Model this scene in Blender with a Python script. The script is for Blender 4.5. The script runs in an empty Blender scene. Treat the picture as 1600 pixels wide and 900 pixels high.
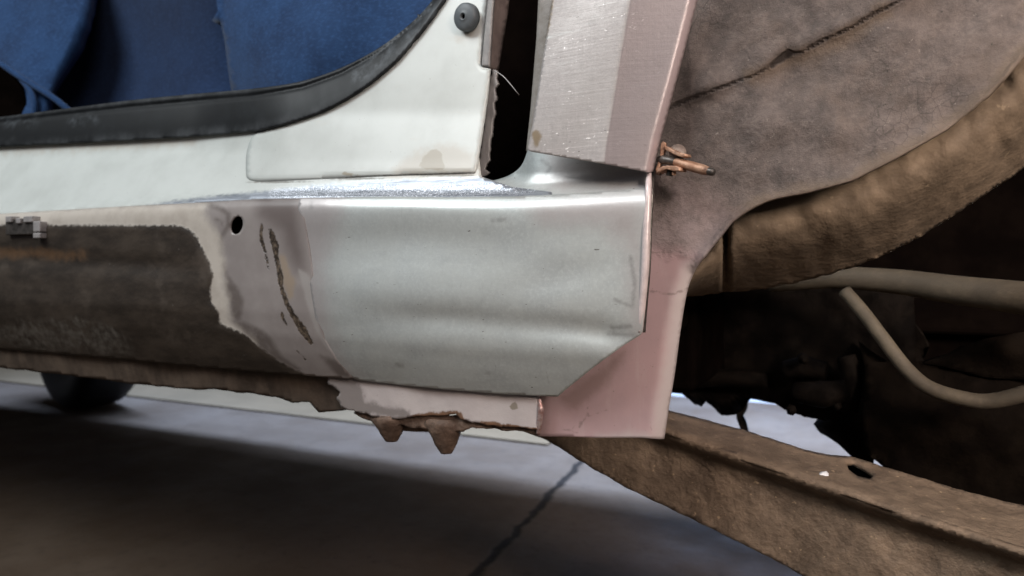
import bpy, bmesh, math, random
import numpy as np
from mathutils import Vector, Matrix
from mathutils.geometry import delaunay_2d_cdt
random.seed(7); rng = np.random.default_rng(7)
S = bpy.context.scene
COL = S.collection

# ------------------------------------------------------------------ camera, world, lamps, exposure
F = 1142.0                                   # focal length in pixels of the 1600 x 900 photograph
CAM = np.array([0.173, -0.62, 0.60])
YAW, PITCH = math.radians(26.0), math.radians(-1.75)
cd = bpy.data.cameras.new('camera'); cam = bpy.data.objects.new('camera', cd); COL.objects.link(cam)
cam.location = CAM; cam.rotation_euler = (math.pi/2 + PITCH, 0, YAW)
cd.sensor_width = 36; cd.lens = 36*F/1600; cd.clip_start = .02; cd.clip_end = 60
cd.dof.use_dof = True; cd.dof.focus_distance = .66; cd.dof.aperture_fstop = 6.0
S.camera = cam
S.render.resolution_x, S.render.resolution_y = 1024, 576

W = bpy.data.worlds.new('World'); S.world = W; W.use_nodes = True
bg = W.node_tree.nodes['Background']; bg.inputs[0].default_value = (.92, .92, 1.0, 1); bg.inputs[1].default_value = .09

def area(name, loc, target, sx, sy, power, col, spread=180):
    l = bpy.data.lights.new(name, 'AREA'); l.shape = 'RECTANGLE'; l.size = sx; l.size_y = sy
    l.energy = power; l.color = col; l.spread = math.radians(spread)
    o = bpy.data.objects.new(name, l); COL.objects.link(o); o.location = loc
    d = Vector(target) - Vector(loc); o.rotation_euler = d.to_track_quat('-Z', 'Y').to_euler()
    return o
area('workshop_ceiling_lamp', (-1.1, -1.25, 2.3), (-.3, 0, .6), 1.6, 1.0, 52, (.93, .98, 1.0))
area('warm_fill_light', (1.2, -1.6, 2.0), (0, 0, .6), 1.0, 1.0, 18, (1.0, .86, .85))  # pinkish fill lamp added at the right, near the camera
area('warm_arch_lamp', (1.2, -.95, 1.12), (.50, .15, .70), .35, .35, 4.9, (1.0, .85, .74), 56)  # warm lamp added for the arch and arm, kept off the floor
area('far_daylight_lamp', (-1.8, 1.62, 2.3), (-1.8, 1.66, 0), 4.5, .25, 128, (.42, .61, 1.0), 85)  # area lamp standing in for daylight on the far floor
area('far_right_daylight_lamp', (.2, 1.95, 2.4), (.2, 2.05, 0), 1.6, .4, 80, (.52, .68, 1.0), 95)  # added lamp in place of the daylight beyond the wheel arch
S.view_settings.view_transform = 'Standard'; S.view_settings.look = 'None'
S.view_settings.exposure = 0; S.view_settings.gamma = 1
try:
    S.cycles.use_denoising = True
    S.cycles.max_bounces = 6
except Exception: pass

# ------------------------------------------------------------------ helpers
Rm = np.array(cam.rotation_euler.to_matrix())
def rays(px, py):
    d = np.stack([(px-800)/F, (450-py)/F, -np.ones_like(px)], -1)
    return d @ Rm.T
def Pn(px, py, Y):
    """points of the photograph put at their own depth Y (metres into the car from its side)"""
    px, py, Y = np.broadcast_arrays(np.asarray(px, float), np.asarray(py, float), np.asarray(Y, float))
    d = rays(px, py); t = (Y-CAM[1])/d[..., 1]
    return CAM + d*t[..., None]
def P(px, py, Y): return Vector(Pn(px, py, Y))
def PZ(px, py, z=0.0):
    d = rays(np.array(float(px)), np.array(float(py))); t = (z-CAM[2])/d[2]
    return Vector(CAM + d*t)

ORG = Vector((-1.2, .71, 0))                 # foot point of the car
def link(name, me, mat, parent, origin):
    o = bpy.data.objects.new(name, me); COL.objects.link(o)
    if mat: me.materials.append(mat)
    if parent is not None: o.parent = parent
    else: o.location = origin
    return o
def build(name, verts, faces, mat, parent=None, origin=None, smooth=True, attrs=None):
    if origin is None: origin = ORG if parent is not None else Vector((0, 0, 0))
    me = bpy.data.meshes.new(name)
    me.from_pydata([tuple(Vector(v)-origin) for v in verts], [], faces); me.update()
    for k, a in (attrs or {}).items():
        at = me.attributes.new(k, 'FLOAT', 'POINT'); at.data.foreach_set('value', np.asarray(a, np.float32))
    if smooth: me.polygons.foreach_set('use_smooth', [True]*len(me.polygons))
    return link(name, me, mat, parent, origin)
def empty(name, loc):
    o = bpy.data.objects.new(name, None); COL.objects.link(o); o.location = loc; o.empty_display_size = .05; return o
def tag(o, label, cat=None, group=None, kind=None):
    o['label'] = label
    if cat: o['category'] = cat
    if group: o['group'] = group
    if kind: o['kind'] = kind
    return o

def catmull(pts, n=8):
    p = np.array(pts, float); out = []
    q = np.vstack([2*p[0]-p[1], p, 2*p[-1]-p[-2]])
    for i in range(len(p)-1):
        a, b, c, d = q[i:i+4]
        for k in range(n):
            t = k/n
            out.append(.5*((2*b)+(-a+c)*t+(2*a-5*b+4*c-d)*t*t+(-a+3*b-3*c+d)*t**3))
    out.append(p[-1]); return np.array(out)
def path(*segs):
    """segments: ('s', pts) smoothed, or plain list of corner points"""
    out = []
    for s in segs:
        if s[0] == 's': out += [tuple(v) for v in catmull(s[1])]
        else: out += [tuple(v) for v in s]
    res = []
    for v in out:
        if not res or math.hypot(v[0]-res[-1][0], v[1]-res[-1][1]) > .3: res.append(v)
    return res
def segdist(px, py, pts, closed=False):
    p = np.array(pts, float)
    a = p; b = np.roll(p, -1, 0)
    if not closed: a, b = a[:-1], b[:-1]
    best = np.full(px.shape, 1e9)
    for (ax, ay), (bx, by) in zip(a, b):
        dx, dy = bx-ax, by-ay; L = dx*dx+dy*dy+1e-9
        t = np.clip(((px-ax)*dx+(py-ay)*dy)/L, 0, 1)
        best = np.minimum(best, np.hypot(px-ax-t*dx, py-ay-t*dy))
    return best
def inside(px, py, pts):
    p = np.array(pts, float); r = np.zeros(px.shape, bool); j = len(p)-1
    for i in range(len(p)):
        xi, yi = p[i]; xj, yj = p[j]
        c = ((yi > py) != (yj > py)) & (px < (xj-xi)*(py-yi)/(yj-yi+1e-12)+xi)
        r ^= c; j = i
    return r
def sdf(pts):                                # positive inside, in pixels
    return lambda x, y: np.where(inside(x, y, pts), 1, -1)*segdist(x, y, pts, True)
def stroke(pts, hw):
    return lambda x, y: hw - segdist(x, y, pts)
def union(*fs): return lambda x, y: np.maximum.reduce([f(x, y) for f in fs])
def wob(x, y, size, seed=0):
    """smooth random relief, about unit amplitude, bumps about `size` pixels across"""
    q = np.random.default_rng(seed); o = np.zeros(np.shape(x))
    for k in range(28):
        a = q.uniform(0, 2*np.pi); L = size*q.uniform(1.2, 4.5); p = q.uniform(0, 6.3)
        o = o + np.sin((x*np.cos(a)+y*np.sin(a))*2*np.pi/L+p)*L/size
    return o/11.0
def resample(pts, sp, jag=0):
    p = np.array(pts+[pts[0]], float); out = []
    for a, b in zip(p[:-1], p[1:]):
        n = max(1, int(round(np.hypot(*(b-a))/sp)))
        for k in range(n): out.append(a+(b-a)*k/n)
    out = np.array(out)
    if jag:
        t = np.roll(out, -1, 0)-np.roll(out, 1, 0); t /= np.linalg.norm(t, axis=1)[:, None]+1e-9
        j = rng.normal(0, jag, len(out)); j = (j+np.roll(j, 1)+np.roll(j, -1))/1.7
        out += np.stack([-t[:, 1], t[:, 0]], 1)*j[:, None]
    return out
def patch(name, outline, Y, mat, parent=None, origin=None, sp=6, attrs=None, thick=.0012, hole=None, jag=0):
    """sheet with a traced outline, standing at its real depth Y(px,py) and with thickness"""
    ol = resample(outline, sp, jag)
    x0, y0 = ol.min(0); x1, y1 = ol.max(0)
    gx, gy = np.meshgrid(np.arange(x0, x1, sp), np.arange(y0, y1, sp*.866))
    gx[1::2] += sp/2; gx = gx.ravel()+rng.uniform(-.12, .12, gx.size)*sp; gy = gy.ravel()
    ok = inside(gx, gy, ol) & (segdist(gx, gy, ol, True) > sp*.45)
    vs = [tuple(v) for v in ol]; ed = [(i, (i+1) % len(ol)) for i in range(len(ol))]
    if hole is not None:
        hp = resample(hole, sp*.5); ok &= (~inside(gx, gy, hp)) & (segdist(gx, gy, hp, True) > sp*.4)
        k = len(vs); vs += [tuple(v) for v in hp]; ed += [(k+i, k+(i+1) % len(hp)) for i in range(len(hp))]
    vs += list(zip(gx[ok], gy[ok]))
    ov, _, of, *_ = delaunay_2d_cdt([Vector(v) for v in vs], ed, [], 1, 1e-5)
    q = np.array([(v.x, v.y) for v in ov]); px, py = q[:, 0], q[:, 1]
    fs = []
    for f in of:
        c = q[list(f)].mean(0)
        if hole is not None and inside(c[:1], c[1:], hp)[0]: continue
        (ax, ay), (bx, by), (cx, cy) = q[list(f)][:3]
        fs.append(tuple(f) if (bx-ax)*(cy-ay)-(by-ay)*(cx-ax) < 0 else tuple(reversed(f)))
    Yv = Y(px, py) if callable(Y) else np.full(px.shape, Y)
    V = Pn(px, py, Yv)
    A = {k: f(px, py) for k, f in (attrs or {}).items()}
    o = build(name, V, fs, mat, parent, origin, attrs=A)
    if thick:
        m = o.modifiers.new('thickness', 'SOLIDIFY'); m.thickness = thick; m.offset = -1
    return o
def tube(name, pts, rad, mat, parent=None, origin=None, seg=12, closed_ends=True):
    pts = [Vector(p) for p in pts]; n = len(pts)
    if not hasattr(rad, '__len__'): rad = [rad]*n
    V, Fc = [], []
    up = Vector((.13, .31, .94)).normalized()
    for i, p in enumerate(pts):
        t = (pts[min(i+1, n-1)]-pts[max(i-1, 0)]).normalized()
        a = t.cross(up).normalized(); b = a.cross(t)
        for k in range(seg):
            w = 2*math.pi*k/seg; V.append(p+(a*math.cos(w)+b*math.sin(w))*rad[i])
    for i in range(n-1):
        for k in range(seg):
            Fc.append((i*seg+k, i*seg+(k+1) % seg, (i+1)*seg+(k+1) % seg, (i+1)*seg+k))
    if closed_ends: Fc += [tuple(reversed(range(seg))), tuple((n-1)*seg+k for k in range(seg))]
    return build(name, V, Fc, mat, parent, origin)
def pixtube(name, pts, rad, mat, parent=None, origin=None, seg=12, n=8):
    c = catmull(pts, n); V = [P(*v[:3]) for v in c]
    if hasattr(rad, '__len__'): rad = list(np.interp(np.linspace(0, 1, len(V)), np.linspace(0, 1, len(rad)), rad))
    return tube(name, V, rad, mat, parent, origin, seg)
def lathe(name, prof, centre, axis, mat, parent=None, origin=None, seg=32, wob=0):
    ax = Vector(axis).normalized(); a = ax.orthogonal().normalized(); b = ax.cross(a); c = Vector(centre)
    V, Fc = [], []
    for (r, h) in prof:
        for k in range(seg):
            w = 2*math.pi*k/seg; rr = r*(1+wob*math.sin(3*w+h*90)+wob*.6*math.sin(5*w-h*200))
            V.append(c+ax*h+(a*math.cos(w)+b*math.sin(w))*rr)
    for i in range(len(prof)-1):
        for k in range(seg):
            Fc.append((i*seg+k, i*seg+(k+1) % seg, (i+1)*seg+(k+1) % seg, (i+1)*seg+k))
    Fc += [tuple(reversed(range(seg))), tuple((len(prof)-1)*seg+k for k in range(seg))]
    return build(name, V, Fc, mat, parent, origin)
def box(name, lo, hi, mat, parent=None, origin=None, bev=.01, M=None):
    bm = bmesh.new(); bmesh.ops.create_cube(bm, size=1)
    lo, hi = Vector(lo), Vector(hi); c = (lo+hi)/2; s = hi-lo
    for v in bm.verts: v.co = Vector((v.co.x*s.x, v.co.y*s.y, v.co.z*s.z))
    if bev: bmesh.ops.bevel(bm, geom=bm.edges[:], offset=min(bev, min(s)*.45), segments=3, affect='EDGES', profile=.5)
    if M is not None: bmesh.ops.transform(bm, matrix=M, verts=bm.verts)
    V = [v.co+c for v in bm.verts]; bm.verts.index_update(); Fc = [[v.index for v in f.verts] for f in bm.faces]; bm.free()
    return build(name, V, Fc, mat, parent, origin, smooth=False)

# ------------------------------------------------------------------ material nodes
class G:
    def __init__(s, name, rough=.5, metal=0.0, spec=.5):
        s.mat = bpy.data.materials.new(name); s.mat.use_nodes = True; s.t = s.mat.node_tree
        s.b = s.t.nodes['Principled BSDF']; s.tc = s.t.nodes.new('ShaderNodeTexCoord').outputs['Object']
        s.set('Roughness', rough); s.set('Metallic', metal); s.set('Specular IOR Level', spec)
    def lk(s, v, sock):
        if hasattr(v, 'is_linked'): s.t.links.new(v, sock)
        else:
            if hasattr(sock.default_value, '__len__') and len(sock.default_value) == 4 and len(v) == 3: v = (*v, 1)
            sock.default_value = v
    def set(s, k, v): s.lk(v, s.b.inputs[k])
    def n(s, typ, **kw):
        n = s.t.nodes.new(typ)
        for k, v in kw.items(): setattr(n, k, v)
        return n
    def noise(s, scale, detail=5, rough=.6, stretch=None, rot=0, off=(0, 0, 0), dist=0):
        m = s.n('ShaderNodeMapping'); s.lk(s.tc, m.inputs[0]); m.inputs['Location'].default_value = off
        if stretch: m.inputs['Scale'].default_value = stretch
        if rot: m.inputs['Rotation'].default_value = (0, rot, 0)
        n = s.n('ShaderNodeTexNoise'); s.lk(m.outputs[0], n.inputs['Vector'])
        n.inputs['Scale'].default_value = scale; n.inputs['Detail'].default_value = detail
        n.inputs['Roughness'].default_value = rough; n.inputs['Distortion'].default_value = dist
        return n.outputs['Fac']
    def voro(s, scale, feat='F1'):
        n = s.n('ShaderNodeTexVoronoi', feature=feat); s.lk(s.tc, n.inputs['Vector']); n.inputs['Scale'].default_value = scale
        return n.outputs['Distance']
    def attr(s, name): return s.n('ShaderNodeAttribute', attribute_name=name).outputs['Fac']
    def m(s, op, a, b=0.0):
        n = s.n('ShaderNodeMath', operation=op); s.lk(a, n.inputs[0]); s.lk(b, n.inputs[1]); return n.outputs[0]
    def mr(s, v, a, b, c=0.0, d=1.0):
        n = s.n('ShaderNodeMapRange', interpolation_type='SMOOTHSTEP')
        s.lk(v, n.inputs[0]); n.inputs[1].default_value = a; n.inputs[2].default_value = b; n.inputs[3].default_value = c; n.inputs[4].default_value = d
        return n.outputs[0]
    def mix(s, f, a, b):
        n = s.n('ShaderNodeMix', data_type='RGBA'); s.lk(f, n.inputs[0]); s.lk(a, n.inputs[6]); s.lk(b, n.inputs[7]); return n.outputs[2]
    def fmix(s, f, a, b):
        n = s.n('ShaderNodeMix', data_type='FLOAT'); s.lk(f, n.inputs[0]); s.lk(a, n.inputs[2]); s.lk(b, n.inputs[3]); return n.outputs[0]
    def mask(s, name, amp=3, scale=250, soft=1.5, bias=0, detail=5, off=(0, 0, 0)):
        v = s.attr(name)
        if amp:
            nz = s.m('MULTIPLY', s.m('SUBTRACT', s.noise(scale, detail, .65, off=off), .5), amp*3.0)
            v = s.m('ADD', v, nz)
        return s.mr(v, -soft-bias, soft-bias)
    def bump(s, h, strength=.3, dist=.002, normal=None):
        n = s.n('ShaderNodeBump'); n.inputs['Strength'].default_value = strength; n.inputs['Distance'].default_value = dist
        s.lk(h, n.inputs['Height'])
        if normal is not None: s.lk(normal, n.inputs['Normal'])
        return n.outputs[0]
    def done(s, col=None, normal=None):
        if col is not None: s.set('Base Color', col)
        if normal is not None: s.set('Normal', normal)
        return s.mat

def mottled(name, c1, c2, scale=60, rough=.7, metal=0, bump=.3, bd=.002, c3=None, spec=.4, stretch=None, speck=None):
    g = G(name, rough, metal, spec)
    c = g.mix(g.mr(g.noise(scale, 6, .65, stretch), .35, .68), c1, c2)
    if c3: c = g.mix(g.mr(g.noise(scale*.35, 6, .7, off=(3, 1, 2)), .55, .72), c, c3)
    if speck: c = g.mix(g.mr(g.noise(scale*5, 3, .5, off=(7, 0, 2)), .67, .74), c, speck)
    h = g.m('ADD', g.noise(scale*4, 6, .7), g.m('MULTIPLY', g.noise(scale, 4, .6), 1.5))
    return g.done(c, g.bump(h, bump, bd))

# ================================================================== THE SETTING
g = G('oily_concrete', .38, 0, .05)
p0, p1 = PZ(905, 727), PZ(735, 905); dv = (p1-p0).normalized(); nrm = Vector((-dv.y, dv.x, 0))
vm = g.n('ShaderNodeVectorMath', operation='DOT_PRODUCT'); g.lk(g.tc, vm.inputs[0]); vm.inputs[1].default_value = nrm
wv = g.m('MULTIPLY', g.m('SUBTRACT', g.noise(9, 3), .5), .05)
dist = g.m('ABSOLUTE', g.m('ADD', g.m('SUBTRACT', vm.outputs['Value'], float(nrm.dot(p0))), wv))
crack = g.mr(dist, .004, .015, 1, 0)
c = g.mix(g.mr(g.noise(3.0, 5, .6), .3, .7), (.078, .054, .037), (.112, .083, .061))
c = g.mix(g.m('MULTIPLY', g.mr(g.noise(160, 4, .7, off=(2, 9, 4)), .58, .72), .5), c, (.16, .135, .11))
c = g.mix(g.mr(g.noise(30, 6, .7), .5, .75), c, (.068, .051, .039))
c = g.mix(crack, c, (.02, .016, .013))
g.set('Roughness', g.mr(g.noise(5, 4), .3, .7, .42, .62))
floor_mat = g.done(c, g.bump(g.m('SUBTRACT', g.noise(25, 5), g.m('MULTIPLY', crack, 3)), .12, .01))
fl = build('floor', [(-30, -20, 0), (30, -20, 0), (30, 30, 0), (-30, 30, 0)], [(0, 1, 2, 3)], floor_mat, smooth=False)
tag(fl, 'brown oil stained concrete floor with a crack running across', None, None, 'structure')

cream = mottled('cream_wall_paint', (.105, .068, .032), (.13, .085, .042), 4, .7, 0, .1)
wall1 = box('garage_wall', (-9, 2.60, -.01), (-.72, 2.71, 2.6), cream, bev=.005)
tag(wall1, 'cream garage wall behind the raised kerb on the far side of the car', 'wall')
kerb = box('kerb', (-9, 1.60, -.02), (-.78, 2.597, .008), cream, bev=.002)
tag(kerb, 'pale cream raised kerb across the floor behind the tyre', None, None, 'structure')
whitep = mottled('white_wall_paint', (.78, .79, .82), (.83, .84, .86), 4, .6, 0, .1)
wall2 = box('workshop_wall', (-.715, 2.72, -.01), (6, 2.84, 2.6), whitep, bev=.005)
tag(wall2, 'bright white wall far beyond the wheel arch, behind the hanging hose', 'wall')

# ================================================================== MATERIALS OF THE CAR
# door step and pillar paint
def paint(name):
    g = G(name, .32, 0, .5)
    c = g.mix(g.mr(g.noise(18, 5, .6), .35, .75), (.55, .58, .555), (.48, .505, .48))
    c = g.mix(g.mr(g.noise(420, 2, .5, off=(1, 5, 2)), .74, .79), c, (.22, .2, .17))
    c = g.mix(g.m('MULTIPLY', g.mr(g.noise(50, 4, .6, stretch=(1, 1, 4), rot=.5), .6, .8), .25), c, (.5, .48, .42))
    dirt = g.mask('grime', 10, 70, 10); c = g.mix(g.m('MULTIPLY', dirt, .55), c, (.42, .37, .30))
    st = g.mask('stain', 2.5, 160, 1.2); c = g.mix(st, c, (.36, .33, .27))
    br = g.mask('bare', 5, 150, 4)
    sc = g.noise(90, 5, .7, stretch=(.25, 1, 5), rot=.03)
    bc = g.mix(g.mr(sc, .3, .7), (.15, .165, .19), (.40, .43, .48))
    c = g.mix(br, c, bc)
    sp = g.m('MULTIPLY', g.mask('weld_glint', 7, 120, 6), g.mr(g.noise(700, 2, .5), .5, .64))
    c = g.mix(sp, c, (.9, .93, 1))  # sparkle of the weld band put into the colour as bright specks
    g.set('Metallic', g.m('MULTIPLY', br, .6))
    g.set('Roughness', g.fmix(br, .33, .42))
    seam = g.mask('seam', 1.4, 200, 1.0); c = g.mix(g.m('MULTIPLY', seam, .8), c, (.16, .15, .13))
    h = g.m('ADD', g.m('MULTIPLY', g.noise(35, 3), .6), g.m('MULTIPLY', br, g.noise(500, 4, .7)))
    return g.done(c, g.bump(g.m('SUBTRACT', h, g.m('MULTIPLY', seam, 2)), .22, .0012))
paint_mat = paint('white_body_paint')

# sill: primer, cream paint, black underseal, filler gashes
g = G('sill_layers', .45, 0, .45)
c = g.mix(g.mr(g.noise(25, 5, .6), .35, .7), (.245, .218, .208), (.29, .262, .249))
dp = g.mask('darkprimer', 6, 50, 14); c = g.mix(dp, c, (.15, .127, .12))
halo = g.mask('halo', 3, 60, 5); c = g.mix(g.m('MULTIPLY', g.m('MULTIPLY', halo, g.mr(g.noise(60, 6, .7, off=(6, 1, 1)), .25, .5, .45, 1)), .9), c, (.125, .105, .095))
cr = g.mask('cream', 6, 60, 9); c = g.mix(cr, c, g.mix(g.mr(g.noise(40, 5), .4, .7), (.50, .455, .40), (.43, .385, .335)))
us = g.mask('underseal', 3.6, 150, 2.6)
uc = g.mix(g.mr(g.noise(28, 7, .68, stretch=(.5, 1, 1.4)), .34, .7), (.025, .019, .0145), (.060, .046, .035))
uc = g.mix(g.m('MULTIPLY', g.mr(g.noise(14, 5, .6, off=(4, 4, 4)), .55, .7), .6), uc, (.092, .073, .058))
uc = g.mix(g.mr(g.noise(260, 3, .6, off=(0, 2, 9)), .70, .77), uc, (.16, .145, .13))
uc = g.mix(g.m('MULTIPLY', g.mask('rust', 9, 60, 8), .38), uc, (.25, .135, .065))
uc = g.mix(g.m('MULTIPLY', g.mask('smear', 16, 45, 12), g.mr(g.noise(90, 6, .7), .35, .7)), uc, (.125, .112, .095))
c = g.mix(us, c, uc)
gs = g.mask('gash', 2.2, 230, 1.0); gt = g.mask('gashtan', 4, 120, 5)
c = g.mix(g.m('MULTIPLY', gt, .75), c, (.30, .235, .17)); c = g.mix(gs, c, g.mix(g.mr(g.noise(210, 5, .7), .4, .65), (.030, .023, .018), (.15, .115, .085)))
bl = g.mask('blend', 2, 120, 3.0); c = g.mix(g.m('MULTIPLY', bl, .8), c, (.33, .31, .295))
g.set('Roughness', g.fmix(us, .34, .44))
h = g.m('ADD', g.m('MULTIPLY', us, g.m('ADD', g.noise(220, 7, .75), .9)), g.m('MULTIPLY', g.noise(60, 4), .25))
h = g.m('ADD', h, g.m('ADD', g.m('MULTIPLY', cr, .5), g.m('MULTIPLY', gs, -2.5)))
sill_mat = g.done(c, g.bump(h, .42, .0013))

# galvanised sheet
def galv(name, tint=(.55, .585, .57), dark=(.45, .48, .475), metal=.42, grind=False, rough=.40, pink=None):
    g = G(name, rough, metal, .5)
    nz = g.noise(22, 6, .65); sp = g.noise(330, 5, .75)
    c = g.mix(g.mr(nz, .35, .7), tint, dark)
    c = g.mix(g.m('MULTIPLY', g.mr(sp, .42, .72), .4), c, tuple(min(1, v*1.25) for v in tint))
    c = g.mix(g.m('MULTIPLY', g.mr(g.noise(60, 7, .75, off=(2, 2, 2)), .5, .75), .35), c, tuple(v*.75 for v in dark))
    c = g.mix(g.mr(g.noise(230, 2, .5, stretch=(.6, 1, 2), off=(9, 1, 4)), .735, .765), c, (.12, .11, .10))
    c = g.mix(g.m('MULTIPLY', g.mr(g.noise(34, 7, .8, stretch=(.22, 1, 3.5), rot=-.1, off=(4, 2, 7)), .57, .68), .6), c, (.60, .63, .61))
    c = g.mix(g.m('MULTIPLY', g.mr(g.noise(55, 7, .85, stretch=(3.2, 1, .3), rot=.5, off=(1, 6, 3)), .60, .70), .4), c, (.27, .275, .27))
    if pink:
        c = g.mix(g.m('MULTIPLY', g.mask('pinkish', 14, 40, 26), .7), c, pink)  # pink tint near the primer; at the right a red reflection put in
        c = g.mix(g.m('MULTIPLY', g.mask('smudge', 4, 140, 4), .6), c, (.22, .215, .21))
    h = g.m('ADD', g.noise(160, 5, .7), g.m('MULTIPLY', g.noise(9, 2, .5), 3.0))
    bs, bd = .10, .0015
    if grind:
        s1 = g.noise(60, 6, .8, stretch=(.16, 1, 9), rot=.13)
        s2 = g.noise(22, 4, .6, off=(5, 5, 1)); s3 = g.noise(70, 5, .75, stretch=(5, 1, .35), rot=.13); s1 = g.m('ADD', g.m('MULTIPLY', s1, .66), g.m('MULTIPLY', s3, .34))
        k = g.m('MULTIPLY', g.mr(s1, .50, .66), g.mr(s2, .40, .62))
        c = g.mix(g.m('MULTIPLY', k, .5), c, (.72, .67, .65))
        c = g.mix(g.m('MULTIPLY', g.m('MULTIPLY', g.mr(s1, .50, .30), g.mr(s2, .3, .6)), .4), c, (.22, .19, .18))
        c = g.mix(g.mask('tan', 3, 130, 3), c, (.27, .21, .14))
        c = g.mix(g.m('MULTIPLY', g.mr(g.noise(420, 2, .5, stretch=(.5, 1, 1), off=(3, 8, 1)), .66, .72), g.mr(s2, .48, .62)), c, (.95, .92, .9))  # glints of the ground metal painted as pale specks
        c = g.mix(g.m('MULTIPLY', g.mask('fold_shade', 1, 60, 2.0), .75), c, (.225, .190, .195))  # face turning away past the fold: its shade put into the colour
        c = g.mix(g.m('MULTIPLY', g.mask('pinkedge', 1, 60, 4), .85), c, (.56, .455, .465))  # pink reflection on the rolled edge put into the colour
        h = g.m('ADD', h, g.m('MULTIPLY', s1, 1.2)); bs = .16
    g.set('Roughness', g.mr(nz, .3, .7, rough-.05, rough+.08))
    return g.done(c, g.bump(h, bs, bd))
galv_mat = galv('galvanised_sheet', pink=(.43, .38, .375))
panel_mat = galv('ground_sheet_steel', (.46, .43, .415), (.38, .35, .34), .35, True, .42)
lip_mat = mottled('pinkish_bare_steel', (.62, .53, .52), (.50, .43, .42), 70, .32, .12, .1)
grey_edge = mottled('sheared_grey_edge', (.24, .23, .225), (.36, .345, .335), 120, .55, .2, .3, .001, stretch=(1, 1, .25))

g = G('flange_primer', .5)
c = g.mix(g.mr(g.noise(30, 5, .6), .35, .7), (.40, .355, .345), (.46, .415, .40))
c = g.mix(g.mask('rust', 5, 130, 2), c, g.mix(g.noise(90, 4), (.20, .10, .05), (.09, .06, .045)))
c = g.mix(g.m('MULTIPLY', g.mask('grey', 7, 90, 5), .85), c, (.17, .148, .138))
c = g.mix(g.mask('chip', 1.5, 200, 1), c, (.22, .19, .155))
c = g.mix(g.mr(g.noise(200, 3, .6, off=(3, 3, 3)), .72, .78), c, (.1, .08, .07))
flange_mat = g.done(c, g.bump(g.noise(140, 5, .7), .3, .0015))

underseal = mottled('old_black_underseal', (.035, .028, .024), (.12, .095, .078), 35, .6, 0, .6, .002, (.07, .055, .045), speck=(.2, .18, .16))
flangedark = mottled('dirty_brown_flange', (.052, .037, .027), (.110, .080, .058), 30, .65, 0, .4, .0015, (.036, .027, .020), stretch=(1, 1, .3))
g = G('black_rubber', .5, 0, .3)
c = g.mix(g.mr(g.noise(30, 6, .7), .45, .8), (.004, .005, .006), (.010, .0125, .0145))
c = g.mix(g.m('MULTIPLY', g.mask('dust_and_sheen', 6, 22, 10), g.mr(g.noise(30, 5, .6), .3, .75)), c, (.05, .054, .058))  # dust along the bottom; top edge highlight painted in grey
c = g.mix(g.m('MULTIPLY', g.mask('scuff_and_pale', 8, 40, 12), g.mr(g.noise(70, 4, .6), .4, .75)), c, (.075, .085, .095))  # small scuffs, and a paler grey run up the right end
rubber = g.done(c, g.bump(g.noise(200, 4), .04, .0006))
plugm = mottled('grey_rubber', (.10, .115, .125), (.14, .155, .165), 60, .5, 0, .05)
black = mottled('unlit_black', (.0022, .0015, .0013), (.004, .0027, .0022), 20, .9, 0, .1, spec=.0)  # near-black for cavities, shade put into the colour; also black trim
brownin = mottled('brown_primer_inside', (.16, .125, .115), (.22, .175, .16), 60, .6, 0, .2)

def cloth(name, c1, c2):
    g = G(name, .9, 0, .2)
    c = g.mix(g.mr(g.noise(16, 6, .65, off=(1, 2, 3)), .3, .7), c1, c2)
    c = g.mix(g.m('MULTIPLY', g.mr(g.noise(260, 4, .7, stretch=(.5, 1, 1)), .45, .7), .4), c, tuple(min(1, v*1.9+.01) for v in c2))
    g.set('Sheen Weight', .08)
    return g.done(c, g.bump(g.m('ADD', g.noise(420, 4, .7), g.m('MULTIPLY', g.noise(30, 3), 2)), .35, .0015))
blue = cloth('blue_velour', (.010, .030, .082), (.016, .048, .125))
blue_shaded = cloth('shaded_blue_cloth', (.007, .020, .058), (.009, .026, .074))  # same cloth made darker: shade of the recess put into the colour

# wheel house: grey textured coat turning pink, a red reflection put into the colour
g = G('wheel_house_coat', .62, 0, .4)
n1 = g.noise(42, 9, .78); n2 = g.noise(11, 5, .6, off=(3, 0, 5))
c = g.mix(g.mr(n1, .33, .68), (.062, .051, .047), (.138, .112, .102))
vr = g.mr(g.voro(110, 'DISTANCE_TO_EDGE'), .0, .05, 1, 0); vz = g.m('MULTIPLY', vr, g.mr(g.noise(9, 3, .5, off=(8, 1, 1)), .48, .62)); c = g.mix(g.m('MULTIPLY', vz, .6), c, (.03, .026, .024))
c = g.mix(g.m('MULTIPLY', g.mr(g.noise(90, 6, .75, off=(5, 5, 5)), .52, .7), .5), c, (.17, .14, .125))
c = g.mix(g.m('MULTIPLY', g.mr(n2, .48, .72), .6), c, (.135, .100, .080))
c = g.mix(g.mr(g.noise(330, 3, .6, off=(4, 7, 2)), .66, .74), c, (.19, .165, .15))
c = g.mix(g.mr(g.noise(240, 4, .6, off=(1, 1, 8)), .66, .76), c, (.03, .026, .024))
c = g.mix(g.m('MULTIPLY', g.mask('brownedge', 14, 45, 12), .7), c, (.13, .094, .066))
pk0 = g.mask('mauve', 26, 28, 34); c = g.mix(g.m('MULTIPLY', pk0, g.mr(g.noise(40, 6, .7), .25, .62)), c, (.25, .20, .195))
pk = g.mask('pink', 12, 40, 17); pc = g.mix(g.mr(g.noise(14, 5, .6), .35, .7), (.41, .285, .288), (.35, .25, .255))
pc = g.mix(g.m('MULTIPLY', g.mr(g.noise(26, 7, .75, stretch=(2.5, 1, .5), off=(2, 4, 4)), .5, .72), .4), pc, (.45, .37, .36)); pc = g.mix(g.mr(g.noise(380, 3, .6), .68, .75), pc, (.22, .17, .165))
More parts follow.
